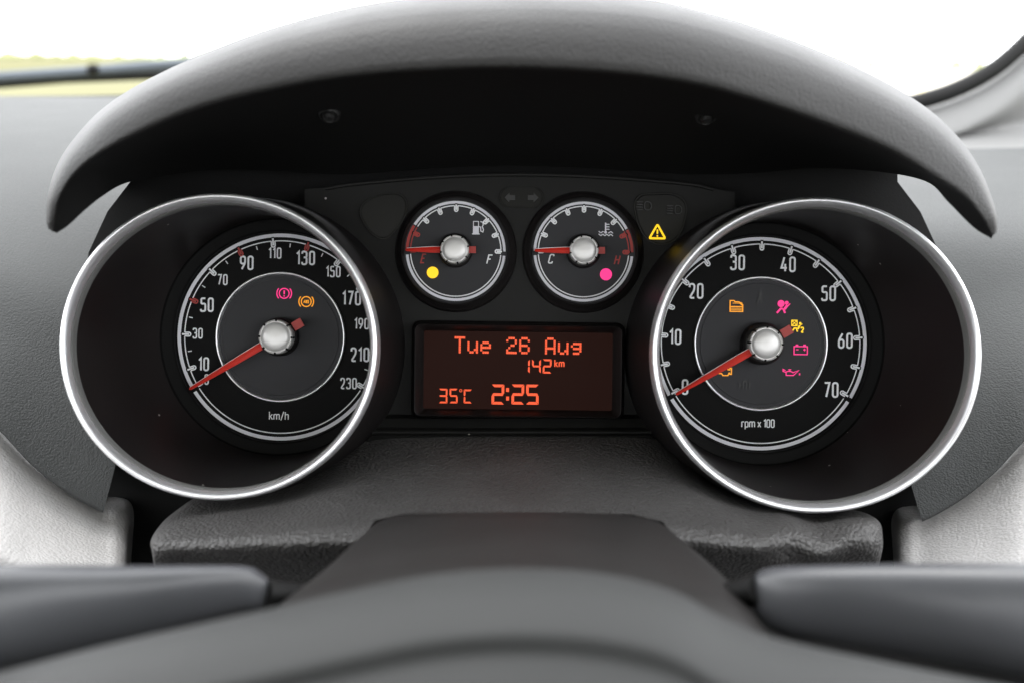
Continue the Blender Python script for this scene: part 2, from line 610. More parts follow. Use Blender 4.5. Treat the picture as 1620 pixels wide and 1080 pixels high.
# wiper outside the windscreen
wip = thing('windscreen_wiper', 'dark wiper arm and blade lying outside above the dashboard', 'wiper', P(150, 120, .8))
arm = MB()
arm.tube([P(x, y, .8) for x, y in ((-80, 128), (0, 122), (60, 118), (150, 112), (260, 103), (420, 92))], [.0060] * 6, 8)
obj('arm', arm, MT['wiper'], wip, True)
obj('blade', MB().tube([P(x, y, .82) for x, y in ((-80, 141), (0, 133), (100, 125), (200, 121), (320, 116), (420, 112))], [.0052] * 6, 8), MT['seal'], wip, True)
jb = MB().tube([P(138, 113, .795), P(143, 111, .795), P(151, 110, .795), P(156, 112, .795)], [.003, .0062, .0062, .003], 10)
obj('pivot', jb, MT['seal'], wip, True)

# pale post seen through the windscreen
pp = thing('roadside_post', 'pale cream post standing far beyond the windscreen near the pillar', 'post', (0, 0, 0))
TOP.remove(pp)
Pw = G @ Vector(P(1455, 160, 24.0))
pp.matrix_basis = Matrix.Translation((Pw.x, Pw.y, -1.25))
MW[pp.name] = pp.matrix_basis.copy()
zt = (G @ Vector(P(1455, 62, 24.0))).z + 1.25
pm = MB()
pm.quadgrid([[(r * math.cos(t), r * math.sin(t), z) for t in np.linspace(0, 2 * math.pi, 9)[:-1]] for r, z in ((.09, 0), (.07, zt * .7), (.06, zt), (.0, zt + .03))], True)
obj('shaft', pm, MT['post'], pp)
bm_ = MB()
bm_.quadgrid([[(a * .34, b * .22, z) for a, b in ((-1, -1), (1, -1), (1, 1), (-1, 1))] for z in (0, .55, .6)], True)
bm_.poly([(a * .34, b * .22, .6) for a, b in ((-1, -1), (1, -1), (1, 1), (-1, 1))])
obj('footing', bm_, MT['post'], pp, smooth=False)

# ------------------------------------------------------------------ hood over the gauges
hood = thing('cluster_hood', 'curved grey plastic hood arching over the instrument gauges', 'hood', P(810, 250, 0.05))
O = [(76, 362), (73, 345), (76, 305), (90, 262), (115, 222), (160, 174), (225, 131), (320, 86), (440, 42), (600, 4), (810, -14), (1010, -3), (1130, 23), (1235, 57), (1340, 100), (1435, 150), (1500, 200), (1545, 258), (1573, 325), (1579, 366)]
L = [(84, 367), (88, 342), (95, 312), (118, 277), (155, 246), (215, 214), (300, 178), (400, 150), (520, 127), (650, 114), (810, 109), (970, 117), (1100, 135), (1210, 165), (1320, 203), (1410, 241), (1475, 280), (1525, 312), (1555, 347), (1570, 374)]
B = [(90, 369), (108, 357), (133, 334), (163, 310), (199, 290), (262, 277), (340, 268), (430, 270), (540, 276), (660, 268), (810, 262), (970, 268), (1090, 276), (1190, 274), (1290, 266), (1390, 272), (1466, 288), (1500, 320), (1540, 360), (1569, 378)]
YL = [-.035, -.038, -.042, -.046, -.05, -.055, -.06, -.066, -.071, -.074, -.075, -.074, -.071, -.066, -.06, -.055, -.05, -.045, -.04, -.035]
YB = [-.031, -.030, -.026, -.014, .024, .05, .052, .052, .052, .052, .052, .052, .052, .052, .052, .05, .024, -.014, -.028, -.031]
N = 120
O_, L_, B_ = catmull(O, N), catmull(L, N), catmull(B, N)
Yl, Yb = catmull([(y,) for y in YL], N)[:, 0], catmull([(y,) for y in YB], N)[:, 0]
th = np.clip(np.minimum(np.arange(N), np.arange(N)[::-1]) / 26.0, 0.12, 1.0)   # the roll thins towards the tips
Yo = Yl + .058 * th
cen = np.array((815, 470.0))
rows = []
rows.append([P(*(O_[i] + (cen - O_[i]) * .14 * th[i]), Yo[i] + .12 * th[i]) for i in range(N)])
rows.append([P(*(O_[i] + (cen - O_[i]) * .03 * th[i]), Yo[i] + .035 * th[i]) for i in range(N)])
for f, m_ in ((0, 0), (.015, .18), (.05, .42), (.12, .64), (.23, .81), (.40, .91), (.62, .96), (.84, .99), (.95, 1.0), (.985, .985), (1.0, .94)):
    rows.append([P(*(O_[i] + (L_[i] - O_[i]) * f), Yo[i] + (Yl[i] - Yo[i]) * m_) for i in range(N)])
shell = np.array(rows)
ends = MB().quadgrid(shell)
obj('shell', ends, MT['hood'], hood, True, sharp=0)
Yh = Yo + (Yl - Yo) * .94
rows = []
for f in (0, .03, .1, .25, .45, .65, .85, 1.0):
    rows.append([P(*(L_[i] + (B_[i] - L_[i]) * f), Yh[i] + (Yb[i] - Yh[i]) * (f ** .85)) for i in range(N)])
obj('underside', MB().quadgrid(np.array(rows)), MT['under'], hood, True, sharp=0)
for sx, sy in ((521, 181), (1117, 184)):
    q = P(sx, sy, -.02)
    k = scale_at(-.02)
    m_ = MB()
    m_.lathe([(17 * k, -.004), (17 * k, .0005), (14 * k, .0012), (12 * k, .0005), (9 * k, .0002), (9 * k, .0018), (5 * k, .0024)], 24, cap=True)
    m_.slab([(-5 * k, -1.2 * k), (5 * k, -1.2 * k), (5 * k, 1.2 * k), (-5 * k, 1.2 * k)], .0024, .0029)
    tl = Matrix.Translation(Vector(q)) @ Matrix.Rotation(R(58), 4, 'X')
    m_.v = [tuple(tl @ Vector(v)) for v in m_.v]
    obj('screw', m_, MT['screw'], hood, True)

# ------------------------------------------------------------------ centre fascia
YF = .056
fas = thing('instrument_panel', 'flat black panel between the two big gauges with dark indicator windows', 'instrument panel', P(815, 690, YF))
topc = catmull([(400, 304), (505, 298), (560, 290), (690, 279), (820, 275), (950, 279), (1090, 290), (1145, 302), (1240, 312)], 50)

tx_, ty_ = topc[:, 0], topc[:, 1]
RINGS = ((346, 548.5, 253, 243), (1292, 562, 262, 250))


def pod_edge(side, y, Y=YF):
    """edge of the pod shell in the plane of the fascia, a little inside it"""
    cx, cy, rx, ry = RINGS[side]
    f = D0 / (D0 + Y)
    e = .004 / scale_at(0)
    cx, cy = 810 + (cx - 810) * f, 540 + (cy - 540) * f
    q = max(0.0, 1 - ((y - cy) / ((ry + e) * f)) ** 2)
    x_ = cx + (1 if side == 0 else -1) * (rx + e) * f * math.sqrt(q)
    return max(x_, 482) if side == 0 else min(x_, 1162)


g = []
for f, Y in [(q, YF) for q in np.linspace(0, 1, 40)] + [(1.018, YF - .004), (1.055, YF - .006), (1.09, YF - .012), (1.13, YF - .010)]:
    row = []
    for s_ in np.linspace(0, 1, 60):
        y = 290
        for it in range(6):
            x = pod_edge(0, y) + s_ * (pod_edge(1, y) - pod_edge(0, y))
            yt = float(np.interp(x, tx_, ty_))
            y = yt + (655 - yt) * f
        row.append(P(x, y, Y))
    g.append(row)
obj('face_plate', MB().quadgrid(g), MT['fascia'], fas, True, sharp=20)
obj('top_ridge', MB().tube([P(x, y + 2, YF - .001) for x, y in topc if 512 < x < 1132], .0008, 8), MT['fascia'], fas, True)
obj('lower_ridge', MB().tube([P(x, 683, YF - .010) for x in (560, 700, 820, 940, 1060)], .0009, 8), MT['fascia'], fas, True)
bk = MB()
bl = [(206, 225), (206, 288), (170, 335), (140, 400), (130, 520), (140, 680), (158, 730), (158, 960)]
bk.quadgrid([[P(x, y, .075) for x in (xl, 500, 1120, 1626 - xl)] for xl, y in bl])
obj('dark_backing', bk, MT['under'], fas, True, smooth=False)  # black sheet added behind the pods so the gaps read as dark shade


def plate(name, pts, mat, h0, h1, parent):
    """thin window with a rounded raised lip, outline given in photograph pixels"""
    m_ = MB()
    pts = np.array(pts)
    ce = pts.mean(0)
    g_ = []
    for f, Y in ((1.0, h0), (.985, h1), (.93, h1), (.90, h1 + .0007)):
        g_.append([P(*(ce + (p - ce) * f), Y) for p in pts])
    m_.quadgrid(g_, True)
    m_.poly(g_[-1])
    return obj(name, m_, mat, parent, True, sharp=25)


def kpts(pts, r, closed=True):
    return [tuple(q) for q in fillet(pts, r, closed, 6)]


wl = plate('indicator_window', kpts([(560, 328), (600, 304), (646, 305), (645, 345), (610, 384), (585, 372)], 22), MT['window'], YF, YF - .0012, fas)
wc = plate('indicator_window', kpts([(789, 295), (861, 296), (861, 330), (789, 329)], 17), MT['window'], YF, YF - .0012, fas)
wr = plate('indicator_window', kpts([(1001, 306), (1070, 304), (1091, 322), (1080, 372), (1055, 392), (1022, 384), (1003, 345)], 22), MT['window'], YF, YF - .0012, fas)


def at_px(Y, cx, cy):
    """local drawing frame with its origin at a pixel of plane Y: returns fn(mb) that moves it there"""
    q = P(cx, cy, Y)
    def mv(mb_):
        mb_.v = [(v[0] + q[0], v[1] + q[1], v[2] + q[2]) for v in mb_.v]
        return mb_
    return mv


kf = scale_at(YF)
for cx, sg in ((807, -1), (843, 1)):
    m_ = MB()
    m_.flat([(sg * a * kf, b * kf) for a, b in ((9, 0), (1, 8), (1, 4), (-8, 4), (-8, -4), (1, -4), (1, -8))], 0)
    obj('turn_arrow', at_px(YF - .0016, cx, 313)(m_), MT['ghost'], wc, True, smooth=False)
for cx, cy in ((1020, 326), (1068, 332)):
    m_ = MB()
    m_.stroke([(0, 7 * kf), (0, -7 * kf)] and [(x * kf, y * kf) for x, y in kpts([(0, 7), (9, 6), (11, 0), (9, -6), (0, -7)], 4)], 1.5 * kf, 0, True)
    for yy in (-6, -2, 2, 6):
        m_.stroke([(-13 * kf, yy * kf), (-3 * kf, yy * kf)], 1.5 * kf, 0)
    obj('lamp_symbol', at_px(YF - .0016, cx, cy)(m_), MT['ghost'], wr, True, smooth=False)
m_ = MB()
tri = kpts([(0, 13.5), (12.5, -8.5), (-12.5, -8.5)], 2.2)
m_.stroke([(a * kf, b * kf) for a, b in tri], 3.3 * kf, 0, True)
m_.stroke([(0, 5.5 * kf), (0, -1.5 * kf)], 2.6 * kf, 0)
m_.disc(1.5 * kf, 0, 10, (0, -4.6 * kf))
obj('warning_triangle', at_px(YF - .0018, 1040, 369)(m_), MT['yellow'], wr, True, smooth=False, label='glowing yellow warning triangle with exclamation mark')


# ------------------------------------------------------------------ gauges
def needle_parts(root, k, ang, tip, root_w, tip_w, hub_r, tail0, tail1, tail_w, hb, cap_r, cap_h, base_r, base_h, off=(0, 0)):
    ca, sa = math.cos(R(ang)), math.sin(R(ang))
    def lo(a, b):
        return ((off[0] + a * ca - b * sa) * k, (off[1] + a * sa + b * ca) * k)
    m1 = MB()
    h0, h1 = hb, hb + .0014
    # tapered bar with a shallow ridge
    sec = [(hub_r * .6, root_w), (hub_r + (tip - hub_r) * .25, root_w * .95), (hub_r + (tip - hub_r) * .7, (root_w + tip_w) * .46), (tip - 1.5, tip_w), (tip, tip_w * .6)]
    g_ = []
    for a, wd in sec:
        p0, p1, p2 = lo(a, wd / 2), lo(a, 0), lo(a, -wd / 2)
        g_.append([(p0[0], -h0, p0[1]), (p0[0], -h1 + .0004, p0[1]), (p1[0], -h1, p1[1]), (p2[0], -h1 + .0004, p2[1]), (p2[0], -h0, p2[1])])
    m1.quadgrid(g_)
    m1.poly(g_[-1])
    nd = obj('needle', m1, MT['needle'], root, sharp=20)
    e = MB()
    e.stroke([lo(a, -wd / 2 - .55) for a, wd in sec[:-1]], 1.1 * k, h0 + .0002)
    obj('white_edge', e, MT['needle_w'], nd, smooth=False)
    t_ = MB()
    t_.slab([lo(-tail0, tail_w / 2), lo(-tail1, tail_w / 2), lo(-tail1, -tail_w / 2), lo(-tail0, -tail_w / 2)], h0, h1 - .0002)
    obj('counterweight', t_, MT['print_r'], nd, smooth=False)
    oc = (off[0] * k, off[1] * k)
    b_ = MB()
    b_.lathe([(base_r * k, 0), (base_r * k, base_h * .7), (base_r * .94 * k, base_h * .92), (base_r * .86 * k, base_h), (cap_r * .5 * k, base_h)], 48, oc)
    obj('hub_base', b_, MT['podout'], root, sharp=50)
    cp = MB()
    r = cap_r * k
    prof = [(r, base_h - .001), (r, cap_h * .80), (r * .985, cap_h * .88), (r * .93, cap_h * .90), (r * .90, cap_h * .86), (r * .87, cap_h * .86), (r * .80, cap_h * .925), (r * .62, cap_h * .975), (r * .35, cap_h * .995), (r * .05, cap_h)]
    cp.lathe(prof, 64, oc, cap=True)
    cap = obj('hub_cap', cp, MT['silver'], root, sharp=60)
    for i in range(8):
        a = ang + 12 + i * 45
        q0, q1 = R(a), R(a)
        n_ = MB()
        dx, dy = math.cos(q0), math.sin(q0)
        tw = .055 * r
        ps = [(oc[0] + dx * rr - dy * t, oc[1] + dy * rr + dx * t) for rr, t in ((r * .9, tw), (r * 1.03, tw), (r * 1.03, -tw), (r * .9, -tw))]
        n_.slab(ps, cap_h * .6, cap_h * .905)
        obj('notch', n_, MT['black'], cap, smooth=False)


def ell(cx, cy, rx, ry, Y, n=128):
    A = np.linspace(0, 2 * math.pi, n, endpoint=False)
    k = scale_at(Y)
    c0 = P(cx, cy, Y)
    return np.array([(c0[0] + rx * k * math.cos(t), Y, c0[2] + ry * k * math.sin(t)) for t in A])


def big_gauge(name, label, ring, dial, rz, inner_r, YD):
    """ring: (cx, cy, rx, ry) px at Y=0; dial: (cx, cy, r) px at depth YD"""
    root = thing(name, label, 'gauge', P(dial[0], dial[1], YD), rz)
    k = scale_at(YD)
    rx, ry = ring[2], ring[3]
    kr = scale_at(0)
    def ring_row(d, Y):           # d: metres inwards from the outer edge
        A = np.linspace(0, 2 * math.pi, 128, endpoint=False)
        c0 = P(ring[0], ring[1], 0)
        return np.array([(c0[0] + (rx * kr - d) * math.cos(t), Y, c0[2] + (ry * kr - d) * math.sin(t)) for t in A])
    prof = [(.0000, .0075), (.0000, .0016), (.0002, .0002), (.0006, -.0008), (.0011, -.0012), (.0018, -.0009), (.0026, .0002), (.0032, .0018), (.0034, .0030)]
    obj('chrome_ring', MB().quadgrid([ring_row(d, Y) for d, Y in prof], True), MT['chrome'], root, True, sharp=0)
    obj('inner_lip', MB().quadgrid([ring_row(d, Y) for d, Y in ((.0034, .0029), (.0036, .0032), (.0038, .0045), (.0039, .0080))], True), MT['darkring'], root, True, sharp=0)
    # inner tube: from the ring down to the dial collar
    M_ = MW[root.name]
    def dial_row(r, h):
        A = np.linspace(0, 2 * math.pi, 128, endpoint=False)
        return np.array([tuple(M_ @ Vector((r * k * math.cos(t), -h, r * k * math.sin(t)))) for t in A])
    a, b = ring_row(.0039, .0078), dial_row(dial[2] + 22, .006)
    rowsT = [a + (b - a) * f + np.array((0, .004 * math.sin(f * math.pi), 0)) for f in np.linspace(0, 1, 14)]
    obj('tube', MB().quadgrid(rowsT, True), MT['pod'], root, True, sharp=35)
    rowsT = [dial_row(dial[2] + 22, .006), dial_row(dial[2] + 20, .0046), dial_row(dial[2] + 15, .0042), dial_row(dial[2] + 5, .0040), dial_row(dial[2] + 2.5, .0032), dial_row(dial[2] + 2.0, .0)]
    obj('collar', MB().quadgrid(rowsT, True), MT['black'], root, True, sharp=35)
    # outer shell flaring back to the fascia
    sh = [ring_row(.0002, .004), ring_row(-.0002, .010)]
    for f in np.linspace(0.2, 1, 8):
        sh.append(ring_row(-.0055 * f ** .9, .010 + .052 * f))
    obj('shell', MB().quadgrid(sh, True), MT['podout'], root, True, sharp=0)
    d = MB().lathe([(dial[2] + 3, 0), (inner_r, 0)], 96)
    d.v = [(v[0] * k, v[1], v[2] * k) for v in d.v]
    face = obj('dial_face', d, MT['black'], root)
    ir = MB().lathe([((inner_r + 1.5) * k, 0), ((inner_r + 1.2) * k, .0011), (inner_r * k, .0016), ((inner_r - 1.6) * k, .0013), ((inner_r - 2.6) * k, .0002), ((inner_r - 3) * k, -.0006)], 96)
    obj('inner_ring', ir, MT['chrome'], root, sharp=0)
    disc = MB().lathe([((inner_r - 3) * k, -.0006), ((inner_r - 9) * k, -.0006), ((inner_r - 9.6) * k, -.0002), (8 * k, -.0002)], 96, cap=True)
    idisc = obj('centre_disc', disc, MT['grey'], root, sharp=30)
    return root, face, idisc, k


def scale_marks(face, k, r_out, band, r_line, ticks, red, gap_lo, a_hi, a_lo, minor=(), lw=1.7, depth=9.5, half=2.9, over=4.5, redband=None, h=.0003, open_ends=True):
    """outer band, thin inner line broken at each tick by a loop"""
    b = MB()
    spans = []
    if redband:
        r0, r1 = redband
        lo, hi = min(a_hi, a_lo), max(a_hi, a_lo)
        if abs(r1 - hi) < 1: spans = [(lo, r0 - 1.5)]
        else: spans = [(r1 + 1.5, hi)]
        rb = MB().arc((r_out - band) * k, r_out * k, r0, r1, h)
        rb.arc((r_line - lw / 2) * k, (r_line + lw / 2) * k, r0, r1, h)
        obj('red_band', rb, MT['print_r'], face, smooth=False)
    else:
        spans = [(a_lo, a_hi)]
    for a0, a1 in spans:
        b.arc((r_out - band) * k, r_out * k, a0, a1, h)
    b.arc((r_out - band) * k, r_out * k, a_hi + gap_lo, 360 + a_lo - gap_lo, h)
    obj('scale_band', b, MT['print_g'], face, smooth=False)
    ln = MB()
    dg = math.degrees(half / r_line)
    ts = sorted(ticks)
    for x, y in zip(ts[:-1], ts[1:]):
        x0, y0 = x + dg, y - dg
        if redband and x0 >= redband[0] - 1 and y0 <= redband[1] + 1: continue
        if redband and redband[0] > x0 and redband[0] < y0: y0 = redband[0] - 1.5
        if redband and redband[1] > x0 and redband[1] < y0: x0 = redband[1] + 1.5
        ln.arc((r_line - lw / 2) * k, (r_line + lw / 2) * k, x0, y0, h)
    ln.arc((r_line - lw / 2) * k, (r_line + lw / 2) * k, a_hi + gap_lo * .9, 360 + a_lo - gap_lo * .9, h)
    obj('scale_line', ln, MT['print_w'], face, smooth=False)
    for a in ticks:
        m_ = MB()
        U_tick(m_, m_, r_line, a, k, h + .00002, lw * 1.2, depth, half, over)
        isred = any(abs(a - x) < 1 for x in red)
        obj('tick_mark', m_, MT['print_r' if isred else 'print_w'], face, smooth=False)
        # dark backing so the tick cuts the band
        if over > 0:
            n_ = MB()
            ca, sa = math.cos(R(a)), math.sin(R(a))
            q = [((rr * ca - t * sa) * k, (rr * sa + t * ca) * k) for rr, t in ((r_line + 1, half - .6), (r_line + over + 2.0, half - .6), (r_line + over + 2.0, -half + .6), (r_line + 1, -half + .6))]
            n_.flat(q, h + .00001)
            obj('tick_gap', n_, MT['black'], face, smooth=False)
    for a in minor:
        m_ = MB().stroke([tuple(np.array(pol(r_line - 3.5, a)) * k), tuple(np.array(pol(r_line - 9.5, a)) * k)], 1.5 * k, h)
        obj('minor_tick', m_, MT['print_w'], face, smooth=False)


def icon(name, root, cx, cy, k, mat, strokes=(), fills=(), h=.0004, wd=1.5, label=None):
    m_ = MB()
    for i, s_ in enumerate(strokes):
        cl, pts = s_[0], s_[1]
        m_.stroke([((cx + a) * k, (cy + b) * k) for a, b in pts], (s_[2] if len(s_) > 2 else wd) * k, h + i * 1e-6, cl)
    for i, pts in enumerate(fills):
        m_.flat([((cx + a) * k, (cy + b) * k) for a, b in pts], h + (20 + i) * 1e-6)
    return obj(name, m_, mat, root, smooth=False, label=label)


def circ(r, cx=0, cy=0, a0=0, a1=360, n=24):
    return [(cx + r * math.cos(R(a)), cy + r * math.sin(R(a))) for a in np.linspace(a0, a1, n + (0 if a1 - a0 == 360 else 1), endpoint=(a1 - a0 != 360))]


YD = .055
# ---- speedometer
sp, face, cdisc, k = big_gauge('speedometer', 'round speedometer in chrome ring, white numbers up to 230 km/h', (346, 548.5, 253, 243), (444, 533, 163), R(0), 101, YD)
va = lambda v: 210.5 - v * 1.048
scale_marks(face, k, 163, 5.6, 151.5, [va(v) for v in (0, 10, 30, 50, 70, 90, 110, 130, 150, 170, 190, 210, 230)], [va(50), va(90), va(130)], 2.6, va(0), va(230), minor=[va(v) for v in (20, 40, 60, 80, 100, 120, 140, 160, 180, 200, 220)])
for t, x, y, hh in (('0', 328, 601, 17), ('10', 323, 577, 22), ('30', 313, 529, 17), ('50', 327, 484, 23), ('70', 351, 444, 17.5), ('90', 389, 417, 23), ('110', 433.5, 401, 18), ('130', 482, 408, 23), ('150', 526, 429, 18), ('170', 555.5, 470.5, 23), ('190', 572, 510.5, 18), ('210', 570, 559, 23), ('230', 552.5, 604.5, 18)):
    obj('numeral', lettering(MB(), t, x - 444, 533 - y, hh, k, .0003, thick=.125), MT['print_w'], face, smooth=False)
obj('unit_lettering', lettering(MB(), 'km/h', 443 - 444, 533 - 657, 13, k, .0003, thick=.12, gap=.10, wide=1.25), MT['print_w'], face, smooth=False)
ic = lambda x, y: (x - 444, 533 - y)
par = [(False, circ(11.6, 0, 0, -42, 42, 12)), (False, circ(11.6, 0, 0, 138, 222, 12))]
icon('brake_warning_light', sp, *ic(449, 464.5), k, MT['magenta'], [(True, circ(7.8))] + par + [(False, [(0, 4.6), (0, -1.4)], 2.2), (False, [(0, -3.2), (0, -5.0)], 2.2)], wd=1.7, label='pink red brake warning light with exclamation mark')
ab = icon('antilock_warning_light', sp, *ic(484, 477), k, MT['amber'], [(True, circ(7.8))] + par, wd=1.6, label='amber ABS warning light')
obj('lettering', lettering(MB(), 'ABS', ic(484, 477)[0], ic(484, 477)[1], 5.2, k, .0005, thick=.19, gap=.10, wide=.95), MT['amber'], ab, smooth=False)
needle_parts(sp, k, 211.5, 158, 11, 4.0, 27, 30, 46, 14, .0075, 26.5, .0125, 30, .0062)

# ---- tachometer
ta, face, cdisc, k = big_gauge('tachometer', 'round tachometer in chrome ring, white numbers 0 to 70 rpm x 100', (1292, 562, 262, 250), (1203, 543.5, 168), R(0), 104.5, YD)
va = lambda v: 210 - v * 3.43
scale_marks(face, k, 168, 5.6, 157, [va(v) for v in range(0, 71, 5)], [], 2.6, va(0), va(70))
for t, x, y in (('0', 1084.5, 613), ('10', 1068, 534.5), ('20', 1100, 462), ('30', 1165, 416), ('40', 1245, 418), ('50', 1309.5, 463), ('60', 1337, 537), ('70', 1315.5, 614.5)):
    obj('numeral', lettering(MB(), t, x - 1203, 543.5 - y, 25, k, .0003, thick=.12), MT['print_w'], face, smooth=False)
obj('unit_lettering', lettering(MB(), 'rpm x 100', 1200.5 - 1203, 543.5 - 669, 13.5, k, .0003, thick=.13, gap=.08, wide=1.12), MT['print_w'], face, smooth=False)
ic = lambda x, y: (x - 1203, 543.5 - y)
icon('card_warning_light', ta, *ic(1164, 485), k, MT['amber'], [(True, [(-10, 8.5), (-4, 8.5), (-2, 6.5), (4, 6.5), (10, 2), (10, -8.5), (-10, -8.5)]), (False, [(-10, -1), (10, -1)]), (False, [(-9, -3.6), (9, -3.6)], 1), (False, [(-9, -6), (9, -6)], 1), (False, [(-6, 4.5), (5, 4.5), (9, 1)], 1.0), (False, [(7, 6), (9.5, 4.2)], 1)], wd=1.7, label='amber warning light with a slanted box symbol')
icon('airbag_warning_light', ta, *ic(1238, 485), k, MT['magenta'], [(False, [(-10, -10), (-4, -3), (-1, -3)], 3), (False, [(0, -3), (3, -10)], 3), (False, [(2, -4), (6.5, 2.5)], 4), (False, [(7, 1), (11, 5)], 1.6)], [circ(5.6, -3.5, 4.8, n=18), circ(3.0, 5.4, 6.2, n=14)], label='pink red airbag warning light with seated figure')
pa = icon('passenger_airbag_light', ta, *ic(1261.5, 516), k, MT['yellow'], [(True, circ(4.2, -5.5, 5.6, n=16), 1.1), (False, [(-10, 10), (-1, 1)], 1.1), (False, [(-1, 10), (-10, 1)], 1.1), (True, [(-10, 10), (-1, 10), (-1, 1), (-10, 1)], .9), (False, [(-9.5, -8), (-5.5, -2.5), (-2.5, -2.5), (-.5, -8)], 2.2), (False, [(0, -4), (3, 2)], 3), (False, [(4, 2), (7, 4.5)], 1.2)], [circ(2, 3.6, 5.2, n=12)], label='yellow passenger airbag light with crossed circle and 2')
obj('lettering', lettering(MB(), '2', ic(1268.5, 521)[0], ic(1268.5, 521)[1], 9.5, k, .0005, thick=.2, wide=1.3), MT['yellow'], pa, smooth=False)
icon('battery_warning_light', ta, *ic(1266.5, 552), k, MT['magenta'], [(True, [(-10.5, 5), (10.5, 5), (10.5, -7.5), (-10.5, -7.5)]), (False, [(-8, 7), (-4, 7)], 2.4), (False, [(4, 7), (8, 7)], 2.4), (False, [(-7.5, 0), (-3.5, 0)], 1.3), (False, [(4, 0), (8, 0)], 1.3), (False, [(6, 2), (6, -2)], 1.3)], wd=1.6, label='pink red battery warning light')
icon('oil_warning_light', ta, *ic(1252, 588), k, MT['magenta'], [(True, [(-8, 1), (-8, -4.5), (3.5, -4.5), (12, 3.5), (3, 0), (-1, 2), (-5, 2)]), (False, [(-8, 0), (-13, 2), (-13, 5), (-9, 3)]), (False, [(-5, 4.6), (0, 4.6)], 1.4), (False, [(-2.5, 4.6), (-2.5, 2)], 1.4), (False, [(13.2, -1), (13.2, -4)], 2.0)], wd=1.5, label='pink red oil can warning light')
icon('engine_warning_light', ta, *ic(1148, 588), k, MT['amber'], [(True, [(-10, 3), (-6, 3), (-6, 6), (4, 6), (4, 3), (7, 3), (7, 5.5), (9.5, 5.5), (9.5, -4), (7, -4), (7, -2), (5.5, -2), (4, -6), (-4, -6), (-6, -3), (-10, -3)])], wd=1.6, label='amber engine warning light partly behind the needle')
icon('unlit_symbol', ta, *ic(1201, 472), k, MT['ghost'], [(False, [(-4, -8), (0, 2), (3, -8)], 3), (False, [(0, 0), (5, 4)], 2)], [circ(3, 1, 7, n=12)])
icon('unlit_symbol', ta, *ic(1178.5, 609), k, MT['ghost'], [(False, [(-2, -6), (-2, 6), (3, 6), (3, -6)], 2.4), (False, [(8, -6), (8, 6)], 3)], [[(-9, 5), (-4, 0), (-9, -5)]])
needle_parts(ta, k, 210.3, 159, 11, 4.0, 27, 30, 47, 14, .0085, 26.5, .0135, 33, .0078)


# ---- two small gauges
def small_gauge(name, label, cx, cy, redband, ticks, red, letters):
    Ys = .053
    root = thing(name, label, 'gauge', P(cx, cy, Ys), 0)
    k = scale_at(Ys)
    d = MB().lathe([(82 * k, 0), (30 * k, 0)], 80, cap=True)
    face = obj('dial_face', d, MT['grey'], root)
    bz = MB().lathe([(97 * k, -.0032), (95 * k, -.0008), (92.5 * k, .0000), (89.5 * k, .0006), (87 * k, .0028), (85 * k, .0032), (83 * k, .0026), (81.3 * k, .0001)], 96)
    obj('bezel', bz, MT['podout'], root, sharp=50)
    scale_marks(face, k, 79, 4.2, 71.5, ticks, red, 5.0, 180, 0, lw=1.7, depth=9, half=2.6, over=1.8, redband=redband)
    for t, x, y, mt_ in letters:
        obj('letter', lettering(MB(), t, x - cx, cy - y, 15.5, k, .0003, thick=.13, slant=.24), MT[mt_], face, smooth=False)
    needle_parts(root, k, 180 + .8, 77, 9.5, 4.2, 22, 22, 33, 10.5, .0045, 22.5, .0092, 27, .0036, off=(-.5, .5))
    return root, face, k


T9 = [i * 22.5 for i in range(9)]
fu, face, k = small_gauge('fuel_gauge', 'small round fuel gauge, needle on a red E, lit yellow dot', 721, 397.5, (149.5, 180), T9, [180, 157.5], [('E', 668.5, 410, 'print_r'), ('F', 773, 410, 'print_w')])
ic = lambda x, y: (x - 721, 397.5 - y)
icon('fuel_pump_symbol', face, *ic(755, 360.5), k, MT['print_g'], [(True, [(-6.5, 10), (1.5, 10), (1.5, 2), (-6.5, 2)], 1.3), (False, [(2, 2), (5, 1), (5.2, -5), (8.5, -6.5), (9.5, -3), (7.5, 2), (9, 5), (8, 9), (4.5, 10)], 1.6)], [[(-7.2, 2), (2.2, 2), (2.2, -9), (-7.2, -9)], [(-8.5, -8.8), (3.5, -8.8), (3.5, -10.6), (-8.5, -10.6)]], h=.0003)
icon('low_fuel_light', fu, *ic(685, 432), k, MT['yellow'], (), [circ(9.2, n=32)], label='round glowing yellow low fuel light')
te, face, k = small_gauge('temperature_gauge', 'small round temperature gauge, needle on C, lit pink dot', 923, 398.5, (0, 27), T9, [0, 22.5], [('C', 870.5, 410.5, 'print_w'), ('H', 975, 411, 'print_r')])
ic = lambda x, y: (x - 923, 398.5 - y)
wav = lambda y: [(x, y + 1.1 * math.sin(x * 1.0)) for x in np.linspace(-11.5, 11.5, 30)]
icon('thermometer_symbol', face, *ic(958, 362.5), k, MT['print_g'], [(False, [(-.5, 10), (-.5, -4)], 2.2), (False, [(0, 7.5), (5.5, 7.5)], 1.5), (False, [(0, 3.6), (5.5, 3.6)], 1.5), (False, [(0, -.3), (5.5, -.3)], 1.5), (False, [(x, y) for x, y in wav(-5) if x < -3.5], 1.4), (False, [(x, y) for x, y in wav(-5) if x > 3], 1.4), (False, wav(-9.3), 1.5)], [circ(2.3, -.5, -5, n=14)], h=.0003)
icon('hot_coolant_light', te, *ic(959, 434), k, MT['magenta'], (), [circ(9.5, n=32)], label='round glowing pink coolant warning light')

# ------------------------------------------------------------------ trip display
YS = .0535
disp = thing('trip_display', 'dark rectangular trip display with orange date, distance, temperature and time', 'display', P(819, 586, YS))
k = scale_at(YS)


def rrect(x0, y0, x1, y1, r):
    return kpts([(x0, y0), (x1, y0), (x1, y1), (x0, y1)], r)


dx0, dy0 = 819.5, 586.0


